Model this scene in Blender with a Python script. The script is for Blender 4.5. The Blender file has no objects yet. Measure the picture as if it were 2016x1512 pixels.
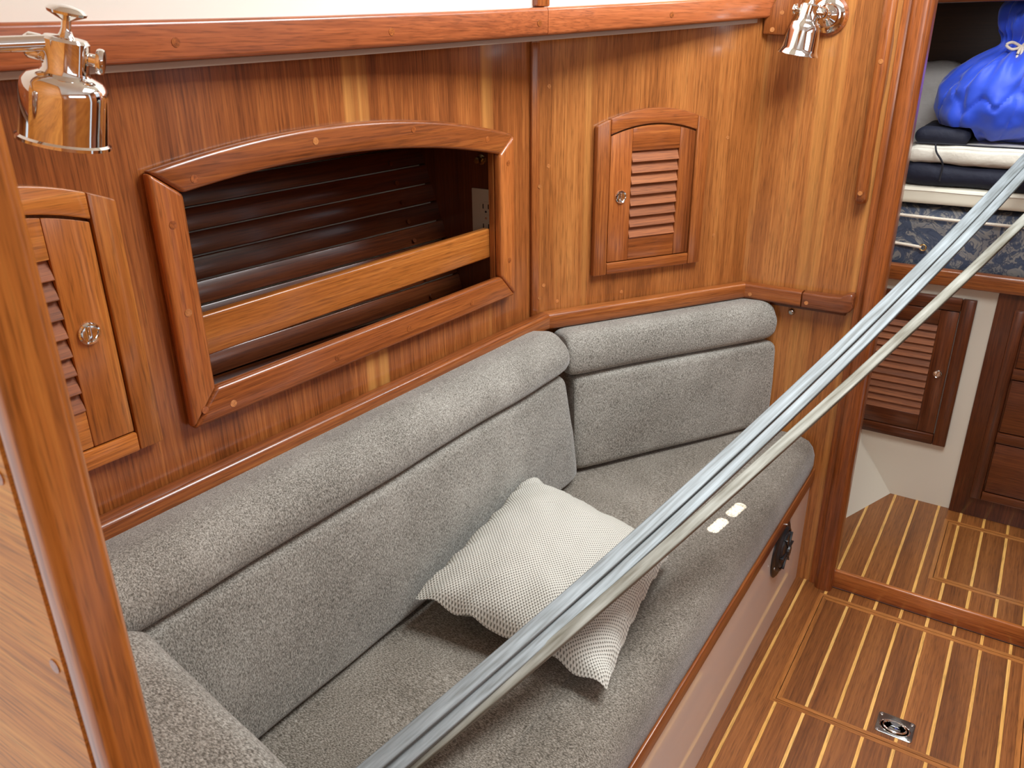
import bpy, bmesh, math, random
from mathutils import Matrix, Vector, noise
random.seed(7)
R = math.radians
SC = bpy.context.scene
COL = SC.collection

# ------------------------------------------------------------------ camera
CAMZ, FPX = 1.34, 1592.07
yaw, pit, rol = R(33.1715), R(23.1369), R(-0.608)
d_ = Vector((math.cos(pit)*math.cos(yaw), math.cos(pit)*math.sin(yaw), -math.sin(pit)))
r_ = Vector((math.sin(yaw), -math.cos(yaw), 0)); u_ = r_.cross(d_)
r2 = r_*math.cos(rol)+u_*math.sin(rol); u2 = -r_*math.sin(rol)+u_*math.cos(rol)
cam = bpy.data.cameras.new('camera'); camo = bpy.data.objects.new('camera', cam); COL.objects.link(camo)
m = Matrix.Identity(4)
for i in range(3):
    m[i][0], m[i][1], m[i][2] = r2[i], u2[i], -d_[i]
m[2][3] = CAMZ
camo.matrix_world = m
cam.sensor_width = 36; cam.lens = FPX/2016*36; cam.clip_start = .02
cam.dof.use_dof = True; cam.dof.focus_distance = 1.45; cam.dof.aperture_fstop = 16
SC.camera = camo

# ------------------------------------------------------------------ world, light, exposure
W = bpy.data.worlds.new('world'); SC.world = W; W.use_nodes = True
bg = W.node_tree.nodes['Background']; bg.inputs[0].default_value = (.80, .90, 1, 1); bg.inputs[1].default_value = 1.0
def area(name, loc, size, energy, color, rot):
    l = bpy.data.lights.new(name, 'AREA'); l.shape = 'RECTANGLE'; l.size, l.size_y = size
    l.energy = energy; l.color = color
    o = bpy.data.objects.new(name, l); COL.objects.link(o); o.location = loc; o.rotation_euler = rot
    return o
# daylight coming down the deck hatch, the companionway and the starboard cabin windows
area('deck_hatch_daylight', (1.27, .06, 1.985), (.62, .62), 29, (.93, .97, 1), (0, 0, 0))
area('companionway_daylight', (-1.28, -.15, 1.55), (.7, .75), 8, (.97, .98, 1), (0, R(-75), 0))
area('starboard_window_daylight', (.6, -1.26, 1.62), (1.6, .24), 2.2, (.88, .94, 1), (R(90), 0, 0))
area('forward_hatch_daylight', (2.17, -.10, 1.94), (.34, .34), 10, (.95, .98, 1), (0, 0, 0))
def glint(tgt, power):
    """added narrow spot that stands in for an untraced sun reflection"""
    l = bpy.data.lights.new('glint_stand_in', 'SPOT'); l.energy = power; l.spot_size = R(.58); l.spot_blend = .3; l.shadow_soft_size = .001; l.color = (1, .97, .88)
    o = bpy.data.objects.new('glint_stand_in', l); COL.objects.link(o); o.location = (1.30, .365, 1.93)
    o.rotation_euler = (Vector(tgt)-o.location).to_track_quat('-Z', 'Y').to_euler()
for k in range(4):  # two rows of added spots imitate sun reflections on the seat
    glint((1.380+.013*k, .420-.0018*k, .424), 480); glint((1.458+.013*k, .4085-.0018*k, .424), 480)
vs = SC.view_settings
vs.view_transform = 'Standard'; vs.look = 'None'; vs.gamma = 1; vs.use_curve_mapping = False; vs.exposure = 0.0

# ------------------------------------------------------------------ materials
def sc(r, g, b):
    f = lambda c: (c/255/12.92) if c/255 <= .04045 else ((c/255+.055)/1.055)**2.4
    return (f(r), f(g), f(b), 1)
def newmat(name):
    mt = bpy.data.materials.new(name); mt.use_nodes = True
    return mt, mt.node_tree, mt.node_tree.nodes['Principled BSDF']
def nd(nt, typ, **kw):
    n = nt.nodes.new(typ)
    for k, v in kw.items(): setattr(n, k, v)
    return n
def ramp(nt, stops):
    n = nt.nodes.new('ShaderNodeValToRGB')
    e = n.color_ramp.elements
    while len(e) < len(stops): e.new(.5)
    for i, (p, c) in enumerate(stops): e[i].position = p; e[i].color = c
    return n
def plain(name, col, rough=.5, metal=0, coat=0, bump=None, spec=.5):
    mt, nt, b = newmat(name)
    b.inputs['Base Color'].default_value = col; b.inputs['Roughness'].default_value = rough
    b.inputs['Metallic'].default_value = metal; b.inputs['Coat Weight'].default_value = coat
    b.inputs['Specular IOR Level'].default_value = spec
    if bump:
        sca, st, dist = bump
        tc = nd(nt, 'ShaderNodeTexCoord'); n = nd(nt, 'ShaderNodeTexNoise'); n.inputs['Scale'].default_value = sca
        n.inputs['Detail'].default_value = 4
        nt.links.new(tc.outputs['Object'], n.inputs['Vector'])
        bp = nd(nt, 'ShaderNodeBump'); bp.inputs['Strength'].default_value = st; bp.inputs['Distance'].default_value = dist
        nt.links.new(n.outputs[0], bp.inputs['Height']); nt.links.new(bp.outputs[0], b.inputs['Normal'])
    return mt
def wood(name, axis, dark, mid, light, streak=0.0, streak_col=None, rough=.28, coat=.35, vary=.16, band=14, fine=260):
    """varnished timber, grain along local axis 0/1/2, each piece of its own tone"""
    mt, nt, b = newmat(name); L = nt.links.new
    tc = nd(nt, 'ShaderNodeTexCoord'); oi = nd(nt, 'ShaderNodeObjectInfo')
    mul = nd(nt, 'ShaderNodeMath', operation='MULTIPLY'); mul.inputs[1].default_value = 37.0
    L(oi.outputs['Random'], mul.inputs[0])
    add = nd(nt, 'ShaderNodeVectorMath', operation='ADD'); L(tc.outputs['Object'], add.inputs[0]); L(mul.outputs[0], add.inputs[1])
    def mapped(across, along):
        mp = nd(nt, 'ShaderNodeMapping'); s = [across]*3; s[axis] = along
        mp.inputs['Scale'].default_value = s; L(add.outputs[0], mp.inputs['Vector']); return mp
    a = mapped(band, band*.05); n1 = nd(nt, 'ShaderNodeTexNoise'); n1.inputs['Scale'].default_value = 1; n1.inputs['Detail'].default_value = 5
    n1.inputs['Roughness'].default_value = .6; L(a.outputs[0], n1.inputs['Vector'])
    f = mapped(fine, fine*.018); n2 = nd(nt, 'ShaderNodeTexNoise'); n2.inputs['Scale'].default_value = 1; n2.inputs['Detail'].default_value = 3
    L(f.outputs[0], n2.inputs['Vector'])
    mx = nd(nt, 'ShaderNodeMath', operation='MULTIPLY_ADD'); mx.inputs[1].default_value = .50; L(n2.outputs[0], mx.inputs[0])
    sub = nd(nt, 'ShaderNodeMath', operation='MULTIPLY_ADD'); sub.inputs[1].default_value = .70; sub.inputs[2].default_value = -.10; L(n1.outputs[0], sub.inputs[0])
    L(sub.outputs[0], mx.inputs[2])
    rp = ramp(nt, [(.30, dark), (.50, mid), (.70, light)]); L(mx.outputs[0], rp.inputs[0])
    po = mapped(520, 26); n4 = nd(nt, 'ShaderNodeTexNoise'); n4.inputs['Scale'].default_value = 1; n4.inputs['Detail'].default_value = 2
    L(po.outputs[0], n4.inputs['Vector'])
    r4 = ramp(nt, [(.34, (.62, .62, .62, 1)), (.47, (1, 1, 1, 1)), (.68, (1.1, 1.1, 1.1, 1))]); L(n4.outputs[0], r4.inputs[0])
    pm = nd(nt, 'ShaderNodeMix', data_type='RGBA', blend_type='MULTIPLY'); pm.inputs[0].default_value = .8
    L(rp.outputs[0], pm.inputs[6]); L(r4.outputs[0], pm.inputs[7]); col = pm.outputs[2]
    if streak:
        s = mapped(15, .15); n3 = nd(nt, 'ShaderNodeTexNoise'); n3.inputs['Scale'].default_value = 1; n3.inputs['Detail'].default_value = 2
        L(s.outputs[0], n3.inputs['Vector'])
        r3 = ramp(nt, [(.585, (0, 0, 0, 1)), (.64, (1, 1, 1, 1)), (.70, (.15, .15, .15, 1))]); L(n3.outputs[0], r3.inputs[0])
        sm = nd(nt, 'ShaderNodeMath', operation='MULTIPLY'); sm.inputs[1].default_value = streak; L(r3.outputs[0], sm.inputs[0])
        mc = nd(nt, 'ShaderNodeMix', data_type='RGBA'); L(sm.outputs[0], mc.inputs[0]); L(col, mc.inputs[6]); mc.inputs[7].default_value = streak_col
        col = mc.outputs[2]
    hs = nd(nt, 'ShaderNodeHueSaturation'); L(col, hs.inputs['Color'])
    mr = nd(nt, 'ShaderNodeMapRange'); mr.inputs['To Min'].default_value = 1-vary; mr.inputs['To Max'].default_value = 1+vary
    L(oi.outputs['Random'], mr.inputs['Value']); L(mr.outputs[0], hs.inputs['Value'])
    L(hs.outputs[0], b.inputs['Base Color'])
    b.inputs['Roughness'].default_value = rough; b.inputs['Coat Weight'].default_value = coat; b.inputs['Coat Roughness'].default_value = .14
    bp = nd(nt, 'ShaderNodeBump'); bp.inputs['Strength'].default_value = .12; bp.inputs['Distance'].default_value = .0006
    L(n2.outputs[0], bp.inputs['Height']); L(bp.outputs[0], b.inputs['Normal'])
    return mt
WD, WM, WL = sc(98, 45, 20), sc(150, 78, 36), sc(184, 110, 54)
STK = sc(214, 154, 82)
M = {}
for i, ax in enumerate('xyz'):
    M['teak_'+ax] = wood('teak_'+ax, i, sc(106, 53, 23), sc(148, 81, 37), sc(180, 108, 52))
    M['dteak_'+ax] = wood('dark_teak_'+ax, i, sc(60, 27, 13), sc(90, 44, 21), sc(114, 62, 31))
    M['gteak_'+ax] = wood('golden_teak_'+ax, i, sc(136, 75, 29), sc(176, 104, 43), sc(204, 132, 60))
    M['hatchedge_'+ax] = wood('hatch_edging_'+ax, i, sc(132, 80, 38), sc(164, 104, 52), sc(184, 122, 66))
    M['bdark_'+ax] = wood('shade_darkened_wood_'+ax, i, sc(30, 14, 9), sc(44, 22, 14), sc(58, 32, 20))  # wood darkened in colour to paint in the shade around the berth
M['partition'] = wood('partition_ply', 0, sc(176, 106, 40), sc(216, 140, 58), sc(234, 166, 82), rough=.5, coat=0, vary=.02, band=26, fine=420)
M['panel'] = wood('veneer_panel', 1, sc(104, 54, 24), sc(148, 84, 40), sc(182, 114, 58), streak=.7, streak_col=STK, vary=.02, band=13, fine=330)
M['panel2'] = wood('veneer_panel_gold', 1, sc(118, 67, 30), sc(160, 97, 47), sc(190, 126, 66), streak=.35, streak_col=STK, vary=.02, band=16, fine=330)
M['sole'] = wood('sole_teak', 0, sc(98, 55, 25), sc(130, 77, 36), sc(152, 95, 48), rough=.36, coat=.2, vary=.12, band=24, fine=300)
M['holly'] = wood('sole_holly', 0, sc(206, 148, 72), sc(224, 170, 92), sc(236, 188, 112), rough=.33, coat=.25, vary=.05)
M['railend'] = wood('rail_end_teak', 0, sc(88, 44, 26), sc(122, 66, 38), sc(148, 86, 50))
M['louvre'] = wood('louvre_teak', 0, sc(108, 58, 28), sc(144, 82, 42), sc(168, 102, 56), rough=.6, coat=0)
M['rail_x'] = wood('mahogany_rail', 0, sc(134, 70, 38), sc(168, 93, 52), sc(190, 112, 68), vary=.02)
M['plug'] = wood('bung', 2, sc(166, 102, 54), sc(186, 120, 66), sc(204, 138, 82), vary=.2)
def chenille(name, c0, c1, c2, ax, sca=600):
    mt, nt, b = newmat(name); L = nt.links.new
    tc = nd(nt, 'ShaderNodeTexCoord')
    mp = nd(nt, 'ShaderNodeMapping'); s = [sca*1.0]*3; s[ax] = sca*.45; mp.inputs['Scale'].default_value = s
    L(tc.outputs['Object'], mp.inputs['Vector'])
    n = nd(nt, 'ShaderNodeTexNoise'); n.inputs['Scale'].default_value = 1; n.inputs['Detail'].default_value = 3; n.inputs['Roughness'].default_value = .7
    L(mp.outputs[0], n.inputs['Vector'])
    n2 = nd(nt, 'ShaderNodeTexNoise'); n2.inputs['Scale'].default_value = 9; n2.inputs['Detail'].default_value = 3; L(tc.outputs['Object'], n2.inputs['Vector'])
    ma = nd(nt, 'ShaderNodeMath', operation='MULTIPLY_ADD'); ma.inputs[1].default_value = .16; L(n2.outputs[0], ma.inputs[0])
    m2 = nd(nt, 'ShaderNodeMath', operation='MULTIPLY_ADD'); m2.inputs[1].default_value = .9; m2.inputs[2].default_value = -.03; L(n.outputs[0], m2.inputs[0])
    L(m2.outputs[0], ma.inputs[2])
    rp = ramp(nt, [(.36, c0), (.5, c1), (.66, c2)]); L(ma.outputs[0], rp.inputs[0]); L(rp.outputs[0], b.inputs['Base Color'])
    b.inputs['Roughness'].default_value = .9; b.inputs['Specular IOR Level'].default_value = .15
    b.inputs['Sheen Weight'].default_value = .35; b.inputs['Sheen Roughness'].default_value = .4
    bp = nd(nt, 'ShaderNodeBump'); bp.inputs['Strength'].default_value = .7; bp.inputs['Distance'].default_value = .0012
    b2 = nd(nt, 'ShaderNodeBump'); b2.inputs['Strength'].default_value = .30; b2.inputs['Distance'].default_value = .010
    L(n2.outputs[0], b2.inputs['Height']); L(b2.outputs[0], bp.inputs['Normal'])
    L(n.outputs[0], bp.inputs['Height']); L(bp.outputs[0], b.inputs['Normal'])
    return mt
M['fabric'] = chenille('chenille_back', sc(82, 79, 72), sc(139, 136, 127), sc(188, 186, 177), 1)
M['seatfab'] = chenille('chenille_seat', sc(68, 63, 54), sc(122, 115, 104), sc(170, 164, 153), 1)
M['chrome'] = plain('chrome', (.86, .85, .83, 1), .06, 1)
M['steel'] = plain('stainless', (.55, .55, .53, 1), .22, 1, bump=(300, .1, .0005))
M['brass'] = plain('brass', (.72, .5, .2, 1), .25, 1)
M['laminate'] = plain('white_laminate', sc(228, 222, 216), .07, 0, .2)
M['gel'] = plain('gelcoat', sc(226, 218, 200), .30, 0, .1, bump=(60, .05, .002))
M['cream'] = plain('cream_headliner', sc(250, 249, 238), .45)
M['black'] = plain('black_plastic', (.012, .012, .014, 1), .32)
M['dark'] = plain('shade_black', (.006, .004, .003, 1), .8)  # near-black that paints in the shade behind the louvres
M['caulk'] = plain('grey_edge_strip', sc(176, 160, 146), .4)
M['plate'] = plain('ivory_plate', sc(196, 186, 164), .4)
M['slot'] = plain('outlet_slot', (.02, .02, .02, 1), .6)
M['navy'] = plain('navy_canvas', sc(16, 20, 40), .75, bump=(45, .5, .006))
M['whitecloth'] = plain('white_canvas', sc(226, 220, 204), .7, bump=(28, .5, .01))
M['vinyl'] = plain('ivory_vinyl', sc(226, 219, 198), .42, bump=(40, .1, .003))
M['rope'] = plain('white_rope', sc(226, 214, 196), .8, bump=(500, .8, .002))
M['cord'] = plain('black_cord', (.01, .01, .015, 1), .7)
M['linen'] = plain('grey_linen', sc(196, 192, 186), .6, bump=(30, .6, .01))
M['bulb'] = plain('frosted_glass', sc(240, 236, 230), .3)
def bluenylon():
    mt, nt, b = newmat('blue_nylon'); L = nt.links.new
    tc = nd(nt, 'ShaderNodeTexCoord'); n = nd(nt, 'ShaderNodeTexNoise'); n.inputs['Scale'].default_value = 16; n.inputs['Detail'].default_value = 3
    n.inputs['Distortion'].default_value = 1.2
    L(tc.outputs['Object'], n.inputs['Vector'])
    b.inputs['Base Color'].default_value = sc(34, 74, 205); b.inputs['Roughness'].default_value = .58
    b.inputs['Sheen Weight'].default_value = .3
    bp = nd(nt, 'ShaderNodeBump'); bp.inputs['Strength'].default_value = .2; bp.inputs['Distance'].default_value = .008
    L(n.outputs[0], bp.inputs['Height']); L(bp.outputs[0], b.inputs['Normal']); return mt
M['bluebag'] = bluenylon()
def alu():
    mt, nt, b = newmat('weathered_aluminium'); L = nt.links.new
    tc = nd(nt, 'ShaderNodeTexCoord'); mp = nd(nt, 'ShaderNodeMapping'); mp.inputs['Scale'].default_value = (6, 160, 160)
    L(tc.outputs['Object'], mp.inputs['Vector'])
    n = nd(nt, 'ShaderNodeTexNoise'); n.inputs['Scale'].default_value = 1; n.inputs['Detail'].default_value = 5; L(mp.outputs[0], n.inputs['Vector'])
    rp = ramp(nt, [(.3, sc(100, 103, 100)), (.5, sc(128, 134, 135)), (.7, sc(150, 157, 159))]); L(n.outputs[0], rp.inputs[0])
    L(rp.outputs[0], b.inputs['Base Color']); b.inputs['Metallic'].default_value = .25; b.inputs['Roughness'].default_value = .55
    return mt
M['alu'] = alu()
def alu2():
    mt, nt, b = newmat('stained_aluminium'); L = nt.links.new
    tc = nd(nt, 'ShaderNodeTexCoord'); mp = nd(nt, 'ShaderNodeMapping'); mp.inputs['Scale'].default_value = (9, 120, 120)
    L(tc.outputs['Object'], mp.inputs['Vector'])
    n = nd(nt, 'ShaderNodeTexNoise'); n.inputs['Scale'].default_value = 1; n.inputs['Detail'].default_value = 6; L(mp.outputs[0], n.inputs['Vector'])
    rp = ramp(nt, [(.3, sc(92, 86, 70)), (.5, sc(128, 126, 114)), (.7, sc(152, 151, 141))]); L(n.outputs[0], rp.inputs[0])
    L(rp.outputs[0], b.inputs['Base Color']); b.inputs['Metallic'].default_value = .2; b.inputs['Roughness'].default_value = .6
    return mt
M['alu2'] = alu2()
def dotted():
    mt, nt, b = newmat('dotted_weave'); L = nt.links.new
    uv = nd(nt, 'ShaderNodeUVMap'); sp = nd(nt, 'ShaderNodeSeparateXYZ'); L(uv.outputs[0], sp.inputs[0])
    K = 2*math.pi*58
    outs = []
    for i in (0, 1):
        mu = nd(nt, 'ShaderNodeMath', operation='MULTIPLY'); mu.inputs[1].default_value = K; L(sp.outputs[i], mu.inputs[0])
        co = nd(nt, 'ShaderNodeMath', operation='COSINE'); L(mu.outputs[0], co.inputs[0]); outs.append(co)
    pr = nd(nt, 'ShaderNodeMath', operation='MULTIPLY'); L(outs[0].outputs[0], pr.inputs[0]); L(outs[1].outputs[0], pr.inputs[1])
    rp = ramp(nt, [(.18, sc(202, 200, 190)), (.58, sc(112, 109, 100))]); L(pr.outputs[0], rp.inputs[0])
    L(rp.outputs[0], b.inputs['Base Color']); b.inputs['Roughness'].default_value = .85; b.inputs['Specular IOR Level'].default_value = .2
    bp = nd(nt, 'ShaderNodeBump'); bp.inputs['Strength'].default_value = .5; bp.inputs['Distance'].default_value = -.001
    L(pr.outputs[0], bp.inputs['Height']); L(bp.outputs[0], b.inputs['Normal']); return mt
M['dotted'] = dotted()
def floral():
    mt, nt, b = newmat('blue_floral_ticking'); L = nt.links.new
    tc = nd(nt, 'ShaderNodeTexCoord')
    n = nd(nt, 'ShaderNodeTexNoise'); n.inputs['Scale'].default_value = 14; n.inputs['Detail'].default_value = 2; n.inputs['Distortion'].default_value = 2.5
    L(tc.outputs['Object'], n.inputs['Vector'])
    v = nd(nt, 'ShaderNodeTexVoronoi', feature='DISTANCE_TO_EDGE'); v.inputs['Scale'].default_value = 26
    mxv = nd(nt, 'ShaderNodeMix', data_type='VECTOR'); mxv.inputs[0].default_value = .12
    L(tc.outputs['Object'], mxv.inputs[4]); L(n.outputs['Color'], mxv.inputs[5]); L(mxv.outputs[1], v.inputs['Vector'])
    r1 = ramp(nt, [(.42, sc(66, 76, 96)), (.5, sc(86, 92, 104)), (.54, sc(138, 134, 128)), (.66, sc(118, 118, 120))]); L(n.outputs[0], r1.inputs[0])
    r2_ = ramp(nt, [(0, (0, 0, 0, 1)), (.10, (1, 1, 1, 1))]); L(v.outputs['Distance'], r2_.inputs[0])
    mc = nd(nt, 'ShaderNodeMix', data_type='RGBA'); L(r2_.outputs[0], mc.inputs[0]); mc.inputs[6].default_value = sc(52, 62, 84); L(r1.outputs[0], mc.inputs[7])
    L(mc.outputs[2], b.inputs['Base Color']); b.inputs['Roughness'].default_value = .7; return mt
M['floral'] = floral()

# ------------------------------------------------------------------ helpers
def frame(o, u, v=(0, 0, 1)):
    u = Vector(u).normalized(); v = Vector(v).normalized(); w = u.cross(v)
    mt = Matrix.Identity(4)
    for i in range(3): mt[i][0], mt[i][1], mt[i][2], mt[i][3] = u[i], v[i], w[i], o[i]
    return mt
I4 = Matrix.Identity(4)
def tag(o, label=None, cat=None, group=None, kind=None):
    if label: o['label'] = label
    if cat: o['category'] = cat
    if group: o['group'] = group
    if kind: o['kind'] = kind
    return o
def wmat(o):
    return o.matrix_basis if o.parent is None else wmat(o.parent) @ o.matrix_basis
def obj(name, bm, mat, parent=None, Mx=I4, flat=False):
    bmesh.ops.recalc_face_normals(bm, faces=bm.faces[:])
    xs = [v.co for v in bm.verts]
    lo = Vector([min(c[i] for c in xs) for i in range(3)]); hi = Vector([max(c[i] for c in xs) for i in range(3)])
    c = (lo+hi)/2
    bmesh.ops.translate(bm, verts=bm.verts[:], vec=-c)
    me = bpy.data.meshes.new(name); bm.to_mesh(me); bm.free()
    me.materials.append(M[mat])
    if not flat:
        me.polygons.foreach_set('use_smooth', [True]*len(me.polygons)); me.set_sharp_from_angle(angle=R(38))
    o = bpy.data.objects.new(name, me); COL.objects.link(o)
    Mw = Mx @ Matrix.Translation(c)
    if parent: o.parent = parent; o.matrix_basis = wmat(parent).inverted() @ Mw
    else: o.matrix_basis = Mw
    return o
def thing(name, loc, label=None, cat=None, group=None, kind=None):
    o = bpy.data.objects.new(name, None); COL.objects.link(o); o.empty_display_size = .05
    o.matrix_basis = Matrix.Translation(Vector(loc)); return tag(o, label, cat, group, kind)
def bvl(bm, off, seg=2, edges=None):
    if off > 0: bmesh.ops.bevel(bm, geom=edges or bm.edges[:], offset=off, segments=seg, profile=.5, affect='EDGES', clamp_overlap=True)
    return bm
def box(x0, x1, y0, y1, z0, z1, bev=0, seg=2, bm=None):
    b = bmesh.new()
    bmesh.ops.create_cube(b, size=1, matrix=Matrix.Translation(((x0+x1)/2, (y0+y1)/2, (z0+z1)/2)) @ Matrix.Diagonal((abs(x1-x0), abs(y1-y0), abs(z1-z0), 1)))
    bvl(b, bev, seg)
    if bm is None: return b
    join(bm, b); return bm
def join(bm, b, mt=I4):
    me = bpy.data.meshes.new('tmp'); b.to_mesh(me); b.free(); me.transform(mt); bm.from_mesh(me); bpy.data.meshes.remove(me)
def prism(poly, z0, z1, bev=0, seg=2):
    b = bmesh.new()
    lo = [b.verts.new((x, y, z0)) for x, y in poly]; hi = [b.verts.new((x, y, z1)) for x, y in poly]
    n = len(poly); b.faces.new(lo[::-1]); b.faces.new(hi)
    for i in range(n): b.faces.new((lo[i], lo[(i+1) % n], hi[(i+1) % n], hi[i]))
    if bev:
        es = []
        for e in b.edges:
            if len(e.link_faces) == 2:
                b.normal_update()
                if e.link_faces[0].normal.angle(e.link_faces[1].normal, 0) > R(30): es.append(e)
        bvl(b, bev, seg, es)
    return b
def lathe(prof, n=28, axis='z'):
    b = bmesh.new(); rings = []
    for r, h in prof:
        if r < 1e-6: rings.append([b.verts.new((0, 0, h))])
        else: rings.append([b.verts.new((r*math.cos(2*math.pi*i/n), r*math.sin(2*math.pi*i/n), h)) for i in range(n)])
    for a, c in zip(rings, rings[1:]):
        for i in range(n):
            j = (i+1) % n
            if len(a) == 1 and len(c) == 1: continue
            if len(a) == 1: b.faces.new((a[0], c[i], c[j]))
            elif len(c) == 1: b.faces.new((a[i], a[j], c[0]))
            else: b.faces.new((a[i], a[j], c[j], c[i]))
    for rg in (rings[0], rings[-1]):
        if len(rg) > 1:
            try: b.faces.new(rg)
            except ValueError: pass
    if axis == 'x': bmesh.ops.transform(b, verts=b.verts[:], matrix=Matrix.Rotation(R(90), 4, 'Y'))
    if axis == 'y': bmesh.ops.transform(b, verts=b.verts[:], matrix=Matrix.Rotation(R(-90), 4, 'X'))
    return b
def rrect(w, h, r, n=4):
    pts = []
    for cx, cy, a0 in ((w/2-r, h/2-r, 0), (-w/2+r, h/2-r, 90), (-w/2+r, -h/2+r, 180), (w/2-r, -h/2+r, 270)):
        for i in range(n+1):
            a = R(a0+90*i/n); pts.append((cx+r*math.cos(a), cy+r*math.sin(a)))
    return pts
def loft(rings, close=True):
    b = bmesh.new(); vs_ = [[b.verts.new(p) for p in rg] for rg in rings]
    n = len(rings[0])
    for a, c in zip(vs_, vs_[1:]):
        for i in range(n): b.faces.new((a[i], a[(i+1) % n], c[(i+1) % n], c[i]))
    if close:
        b.faces.new(vs_[0][::-1]); b.faces.new(vs_[-1])
    return b
def tube(path, r, n=8, prof=None):
    path = [Vector(p) for p in path]; rings = []
    up = Vector((0, 0, 1))
    for i, p in enumerate(path):
        t = (path[min(i+1, len(path)-1)]-path[max(i-1, 0)]).normalized()
        if abs(t.dot(up)) > .95: up = Vector((1, 0, 0))
        s = t.cross(up).normalized(); v = s.cross(t)
        rr = r[i] if isinstance(r, (list, tuple)) else r
        rings.append([p+s*(rr*math.cos(2*math.pi*k/n))+v*(rr*math.sin(2*math.pi*k/n)) for k in range(n)])
    return loft(rings)
def smooth_path(pts, k=6):
    out = []; P = [Vector(p) for p in pts]; P = [2*P[0]-P[1]]+P+[2*P[-1]-P[-2]]
    for i in range(1, len(P)-2):
        for j in range(k):
            t = j/k; a, b, c, d = P[i-1:i+3]
            out.append(.5*((2*b)+(c-a)*t+(2*a-5*b+4*c-d)*t*t+(3*b-a-3*c+d)*t**3))
    out.append(P[-2]); return out
def lump(x0, x1, y0, y1, z0, z1, rad, cuts=16, amp=.006, freq=9, seed=0, bulge=0.0):
    """soft rounded slab with creases"""
    b = bmesh.new(); bmesh.ops.create_cube(b, size=2)
    bmesh.ops.subdivide_edges(b, edges=b.edges[:], cuts=cuts, use_grid_fill=True)
    c = Vector(((x0+x1)/2, (y0+y1)/2, (z0+z1)/2)); h = Vector(((x1-x0)/2, (y1-y0)/2, (z1-z0)/2))
    rd = min(rad, min(h)*.999)
    for v in b.verts:
        q = v.co.copy()
        # denser rows towards the edges
        q = Vector([math.copysign(1-(1-abs(t))**1.5, t) if abs(t) < 1 else t for t in q])
        p = Vector((q.x*h.x, q.y*h.y, q.z*h.z))
        core = Vector([max(-hh+rd, min(hh-rd, t)) for t, hh in zip(p, h)])
        dd = p-core
        if dd.length > 1e-9: p = core+dd.normalized()*rd
        n_ = dd.normalized() if dd.length > 1e-9 else Vector((0, 0, 0))
        if bulge: p += n_*bulge*(1-q.x*q.x)*(1-q.y*q.y if abs(q.z) > .9 else 1-q.z*q.z)
        k = noise.noise((p+c)*freq+Vector((seed, seed*2, 0)))*amp+noise.noise((p+c)*freq*2.7+Vector((seed, 0, 5)))*amp*.4
        p += n_*k
        v.co = p+c
    return b
def plug(parent, Mx, x, y, z, r=.0052, mat='plug'):
    return obj('plug', lathe([(0, -.001), (r, -.001), (r, .0005), (0, .0006)], 12), mat, parent, Mx @ Matrix.Translation((x, y, z)))
def cp(o, parent, Mw):
    c = o.copy(); COL.objects.link(c); c.parent = parent
    c.matrix_basis = (wmat(parent).inverted() @ Mw) if parent else Mw
    return c

# ------------------------------------------------------------------ frames of the main surfaces
WS = -.042
def Yw(X): return .9493+WS*X
FW = frame((0, .9493, 0), (1, WS, 0))           # main hull-side panel, looking inboard
A = Vector((1.44, .885, 0)); B = Vector((1.92, .578, 0))
FA = frame(A, B-A)                              # angled panel
XB = 1.92
FK = frame((XB, 0, 0), (0, -1, 0))              # forward bulkhead, aft face (x = -Y)
XF = 2.42
FF = frame((XF, 0, 0), (0, -1, 0))              # berth front

def quad3(a, b, c, t):
    """parabola through three points"""
    (x0, y0), (x1, y1), (x2, y2) = a, b, c
    return y0*(t-x1)*(t-x2)/((x0-x1)*(x0-x2))+y1*(t-x0)*(t-x2)/((x1-x0)*(x1-x2))+y2*(t-x0)*(t-x1)/((x2-x0)*(x2-x1))
def lin(a, b, n): return [a+(b-a)*i/n for i in range(n+1)]

# ================================================================== STRUCTURE
# ---- floors
ZS = .05
def stripes(y_top, y_bot, first): 
    out = []; y = first
    while y > y_bot:
        if y < y_top: out.append(y)
        y -= .06
    return out
def lay(parent, x0, x1, ytop, ybot, first, z, name_p='plank', sw=.0070, xfun=None):
    """planks and holly strips, each a piece of its own, running fore and aft"""
    ss = [s for s in stripes(ytop-.004, ybot+.004, first)]
    edges = [ytop]+[e for s in ss for e in (s+sw/2, s-sw/2)]+[ybot]
    for i in range(0, len(edges)-1):
        a, b_ = edges[i], edges[i+1]
        if a-b_ < .0008: continue
        hol = i % 2 == 1
        xa0, xa1 = x0, x1
        if xfun: xa1 = min(x1, max(xfun(a), xfun(b_)))
        obj('holly_strip' if hol else 'plank', box(xa0, xa1, b_+.00015, a-.00015, z-.012, z+(.0002 if hol else 0)), 'holly' if hol else 'sole', parent, flat=True)
ff = tag(obj('floor', box(-.6, 1.925, -.9, .36, -.05, -.0122), 'dteak_x'), 'teak and holly cabin sole beside the settee', kind='structure')
HX0, HX1, HY0, HY1 = 1.452, 1.873, -.196, .266
S0 = .323
EW = .010
lay(ff, .25, 1.9225, .347, HY1+EW, S0, 0)
lay(ff, .25, HX0-EW, HY1+EW, HY0-EW, S0, 0)
lay(ff, HX1+EW, 1.9225, HY1+EW, HY0-EW, S0, 0)
lay(ff, .25, 1.9225, HY0-EW, -.46, S0, 0)
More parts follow.
